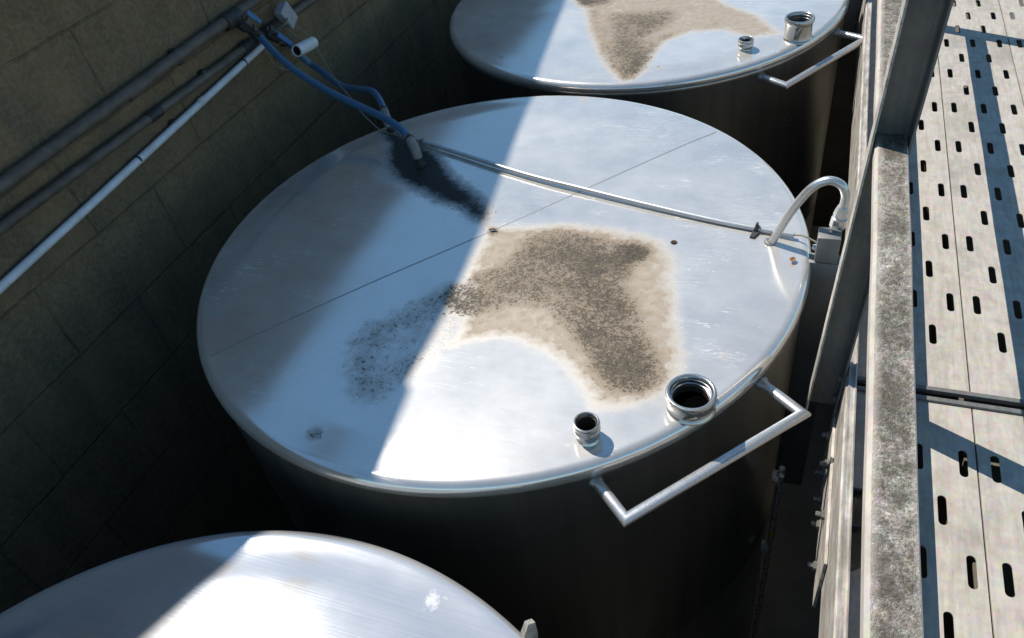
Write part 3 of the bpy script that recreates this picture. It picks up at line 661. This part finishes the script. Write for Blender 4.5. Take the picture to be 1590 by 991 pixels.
ec = thing('edge_channel', 'pale weathered steel channel facing the tanks along the walkway edge', 'channel', (1.12, 1.0, -.31))
bm = NB(); x0 = 1.1125
pr = [(x0, -.305), (x0, -.036), (x0 + .004, -.032), (x0 + .006, -.024), (x0 + .010, -.026), (x0 + .019, -.028), (x0 + .021, -.022), (x0 + .0245, -.024), (x0 + .0245, -.050), (x0 + .020, -.050), (x0 + .018, -.036), (x0 + .006, -.036), (x0 + .006, -.299), (x0 + .030, -.299), (x0 + .030, -.305)]
n = len(pr); rows = []
for y in np.arange(-2.9, 8.2, .25):
    w = .0012 * math.sin(y * 3.1) ; rows.append([bm.verts.new((x + w, y, z)) for x, z in pr])
for a, b in zip(rows, rows[1:]):
    for i in range(n): bm.faces.new((a[i], a[(i + 1) % n], b[(i + 1) % n], b[i]))
bm.faces.new(rows[0][::-1]); bm.faces.new(rows[-1])
obj('web', bm, M_chan, ec, smooth=False)
bm = NB(); prism(bm, [(1.1035, -.36), (1.1105, -.36), (1.1105, -.83), (1.1035, -.83)], -.41, -.20); spl = obj('splice_plate', bm, M_chan, ec, smooth=False)
for (y, z) in ((-.44, -.375), (-.53, -.375), (-.61, -.375), (-.735, -.375), (-.40, -.255), (-.50, -.255), (-.66, -.255)):
    bm = NB(); lathe(bm, [(1e-5, .022), (.006, .022), (.007, .020), (.007, .009), (.0125, .009), (.0125, .001), (.016, .0005), (.016, -.001)], (1.1035, y, z), 6, (-1, 0, 0)); obj('bolt', bm, M_post, spl, smooth=False)

# small formed bracket in the gap between channel and rail
bk = thing('rail_bracket', 'smooth curved steel bracket in the gap under the broad rail', 'bracket', (1.158, -.78, -.096))
bm = NB(); rows = []
for i in range(17):
    f = i / 16; y = -.90 + f * .22; h = .055 * math.sin(math.pi * (f * .8 + .2)) ** .6 if f < 1 else .0
    rows.append([bm.verts.new((1.143 + q * .028, y, -.097 + .002 + h * (q ** 1.6))) for q in (0, .25, .5, .75, 1)])
for a, b in zip(rows, rows[1:]):
    for k in range(4): bm.faces.new((a[k], a[k + 1], b[k + 1], b[k]))
bmesh.ops.solidify(bm, geom=bm.faces[:], thickness=.002); obj('sheet', bm, M_pol, bk)
for y in (-.80, -.70):
    bm = NB(); box(bm, (1.143, y, -.094), (1.168, y + .005, -.071)); obj('tie', bm, M_dark, bk, smooth=False)

def plank(x0, x1, y0, y1, cols, pitch, yphase, label):
    """pressed walkway plank: every slot is a real hole through the sheet"""
    t = thing('deck_plank', label, 'plank', ((x0 + x1) / 2, (y0 + y1) / 2, -.14), 'slotted galvanised deck planks')
    bm = NB(); xs = [x0] + [(a + b) / 2 for a, b in zip(cols, cols[1:])] + [x1]
    def fillrect(X0, X1, Y0, Y1, slot):
        o = [bm.verts.new((x, y, -.10)) for x, y in ((X0, Y0), (X1, Y0), (X1, Y1), (X0, Y1))]
        es = [bm.edges.new((o[i], o[(i + 1) % 4])) for i in range(4)]
        if slot is None: bm.faces.new(o); return
        cx, cy, w, L = slot; pts = []
        for k in range(7): a = math.pi * k / 6; pts.append((cx + w * math.cos(a), cy + L - w + w * math.sin(a)))
        for k in range(7): a = math.pi + math.pi * k / 6; pts.append((cx + w * math.cos(a), cy - L + w + w * math.sin(a)))
        v = [bm.verts.new((x, y, -.10)) for x, y in pts]
        es += [bm.edges.new((v[i], v[(i + 1) % len(v)])) for i in range(len(v))]
        bmesh.ops.triangle_fill(bm, use_beauty=True, edges=es)
    for ci, c in enumerate(cols):
        ph = yphase + (0 if ci % 2 == 0 else pitch / 2)
        k = math.ceil((y0 + pitch / 2 - ph) / pitch); y = ph + k * pitch; prev = y0
        while y + pitch / 2 < y1 + 1e-6:
            a, b = y - pitch / 2, y + pitch / 2
            if prev < a - 1e-6: fillrect(xs[ci], xs[ci + 1], prev, a, None)
            fillrect(xs[ci], xs[ci + 1], a, b, (c, y, .0095, .040)); prev = b; y += pitch
        if prev < y1 - 1e-6: fillrect(xs[ci], xs[ci + 1], prev, y1, None)
    for f in bm.faces:
        if f.normal.z < 0: f.normal_flip()
    r = bmesh.ops.extrude_face_region(bm, geom=bm.faces[:])
    bmesh.ops.translate(bm, verts=[g for g in r['geom'] if isinstance(g, bmesh.types.BMVert)], vec=(0, 0, -.003))
    for (a, b) in ((x0, x0 + .003), (x1 - .003, x1)): box(bm, (a, y0, -.14), (b, y1, -.1035))
    obj('sheet', bm, M_plank, t, smooth=False)
PIT = .288
colsA = [1.180, 1.234, 1.288, 1.333, 1.383]
for i, (x0, x1, cols) in enumerate(((1.1405, 1.410, colsA), (1.414, 1.684, [1.45, 1.50, 1.55, 1.60, 1.65]), (1.688, 1.958, [1.724, 1.774, 1.824, 1.874, 1.924]))):
    nm = ('under the lichen speckled rail', 'just right of the one under the rail', 'farthest right from the tanks')[i]
    plank(x0, x1, -2.9, -.362, cols, PIT, -.258, 'near slotted walkway plank ' + nm)
    plank(x0, x1, -.318, 6.0, cols, PIT, .035, 'far slotted walkway plank ' + nm)
js = thing('joint_strip', 'pair of narrow cross bars at the joint between the slotted planks', 'cross bar', (1.55, -.34, -.15))
for ya, yb in ((-.330, -.3165), (-.3655, -.352)):
    bm = NB(); box(bm, (1.142, ya, -.106), (1.96, yb, -.092), .001); obj('bar', bm, M_post, js, smooth=False)
bm = NB(); box(bm, (1.142, -.348, -.15), (1.96, -.334, -.12)); obj('joist', bm, M_post, js, smooth=False)
# joists carrying the planks
for y, lb in ((-2.2, 'hidden joist below the planks near the camera'), (1.9, 'hidden joist below the planks beyond the near upright'), (4.6, 'hidden joist below the planks at the far upright')):
    bm = NB(); box(bm, (1.144, y - .03, -.25), (1.96, y + .03, -.142)); tag(obj('deck_joist', bm, M_post, loc=(1.5, y, -.25), smooth=False), lb, 'joist')

# ---------------------------------------------------------------- pit, ground, retaining walls, canopy
bm = NB(); g = 150
vs = [bm.verts.new(p) for p in ((-g, -g, -2.38), (g, -g, -2.38), (g, g, -2.38), (-g, g, -2.38))]; bm.faces.new(vs); struct('ground', bm, M_ground)
bm = NB(); box(bm, (-1.39, -3.3, -2.379), (1.42, 3.4, -HT - .001)); struct('pit_floor', bm, M_conc)
M_ret = mat_plain('dark_concrete', (.13, .115, .085), (.08, .07, .052), .95, 0, 4, .5)  # darker than the concrete of the pit floor
def rwall(lo, hi, label):
    bm = NB(); box(bm, lo, hi); tag(obj('retaining_wall', bm, M_ret, loc=((lo[0] + hi[0]) / 2, (lo[1] + hi[1]) / 2, lo[2]), smooth=False), label, 'wall')
rwall((1.43, -3.3, -2.38), (1.75, 8.0, -.26), 'dark concrete retaining wall under the walkway')
rwall((-1.39, 3.42, -2.38), (1.42, 3.7, -.16), 'dark concrete wall added beyond the far tank to darken the pit end')  # unseen end wall, added to keep this end of the pit dark
rwall((-1.39, -3.62, -2.38), (1.42, -3.31, -.3), 'dark concrete wall closing the pit behind the camera')
# high canopy added out of frame, outlined to cast the shadow on the lids
AZ, EL = R(-63), R(54.0)      # sun: 63 degrees from +y towards -x
SUN = Vector((math.sin(AZ) * math.cos(EL), math.cos(AZ) * math.cos(EL), math.sin(EL)))
HC = 12.0; off = (SUN.x / SUN.z * HC, SUN.y / SUN.z * HC)
EDGE = [(-1.10, -3.4), (-.418, -1.41), (-.36, -1.24), (-.31, -1.075), (.058, -1.03), (.050, -.90), (.020, -.70), (.002, -.685), (-.013, -.344), (-.067, .105), (-.176, .98), (-.215, 1.13), (-.334, 2.01), (-.40, 2.45)]
poly = [(x + off[0], y + off[1]) for x, y in EDGE] + [(-1.05 + off[0], 2.45 + off[1]), (-.92 + off[0], 1.0 + off[1]), (-.88 + off[0], -1.0 + off[1]), (-1.5 + off[0], -3.4 + off[1])]
cn = thing('shadow_occluder', 'narrow sheet canopy added out of view to shade the lids', 'occluder', (off[0] - .6, off[1], -2.38))
bm = NB(); prism(bm, poly, HC - .02, HC); obj('occluder_plate', bm, M_occluder, cn, smooth=False)
for (x, y) in ((off[0] - 1.25, off[1] - 3.3), (off[0] - .95, off[1] - 2.0)):  # uprights added only to carry the shadow-casting sheet
    bm = NB(); box(bm, (x - .06, y - .06, -2.38), (x + .06, y + .06, HC - .021)); obj('post', bm, M_post, cn, smooth=False)

# ---------------------------------------------------------------- light, sky, camera
W = bpy.data.worlds.new('World'); S.world = W; W.use_nodes = True
nt = W.node_tree; nt.nodes.clear()
sky = nt.nodes.new('ShaderNodeTexSky'); sky.sky_type = 'NISHITA'; sky.sun_disc = False
sky.sun_elevation = EL; sky.sun_rotation = AZ; sky.air_density = .7; sky.dust_density = 0; sky.ozone_density = 4
bg = nt.nodes.new('ShaderNodeBackground'); bg.inputs[1].default_value = .15
ow = nt.nodes.new('ShaderNodeOutputWorld'); tint = nt.nodes.new('ShaderNodeMix'); tint.data_type = 'RGBA'; tint.blend_type = 'MULTIPLY'; tint.inputs[0].default_value = 1
tint.inputs[7].default_value = (.84, .98, .88, 1)          # cool white balance of the clear sky
nt.links.new(sky.outputs[0], tint.inputs[6]); nt.links.new(tint.outputs[2], bg.inputs[0]); nt.links.new(bg.outputs[0], ow.inputs[0])
sl = bpy.data.lights.new('sun', 'SUN'); sl.energy = 5.0; sl.angle = R(.14); sl.color = (1.0, .97, .92)
so = bpy.data.objects.new('sun', sl); COL.objects.link(so); so.rotation_euler = SUN.to_track_quat('Z', 'Y').to_euler(); so.location = (-4, 3, 8)

cam = bpy.data.cameras.new('camera'); co = bpy.data.objects.new('camera', cam); COL.objects.link(co); S.camera = co
right = Vector((0.9351082390983374, 0.3280850078365091, -0.1339134377249878)); up = Vector((-0.13049484890508517, 0.6701641623273047, 0.7306511410662279)); fw = Vector((-0.3294596721598039, 0.6657628880953486, -0.6694894332663474))
M = Matrix((right, up, -fw)).transposed().to_4x4(); M.translation = (0.9381299499784218, -1.8707173137960407, 1.502133882537868)
co.matrix_world = M
cam.sensor_width = 36; cam.lens = 1189.624 / 1590 * 36; cam.clip_start = .02; cam.clip_end = 600
S.view_settings.view_transform = 'Standard'; S.view_settings.look = 'None'; S.view_settings.gamma = 1; S.view_settings.use_curve_mapping = False
S.view_settings.exposure = 0.45
S.render.engine = 'CYCLES'
S.cycles.use_denoising = True
try: S.cycles.denoiser = 'OPENIMAGEDENOISE'
except Exception: pass
S.cycles.max_bounces = 8; S.cycles.sample_clamp_indirect = 6
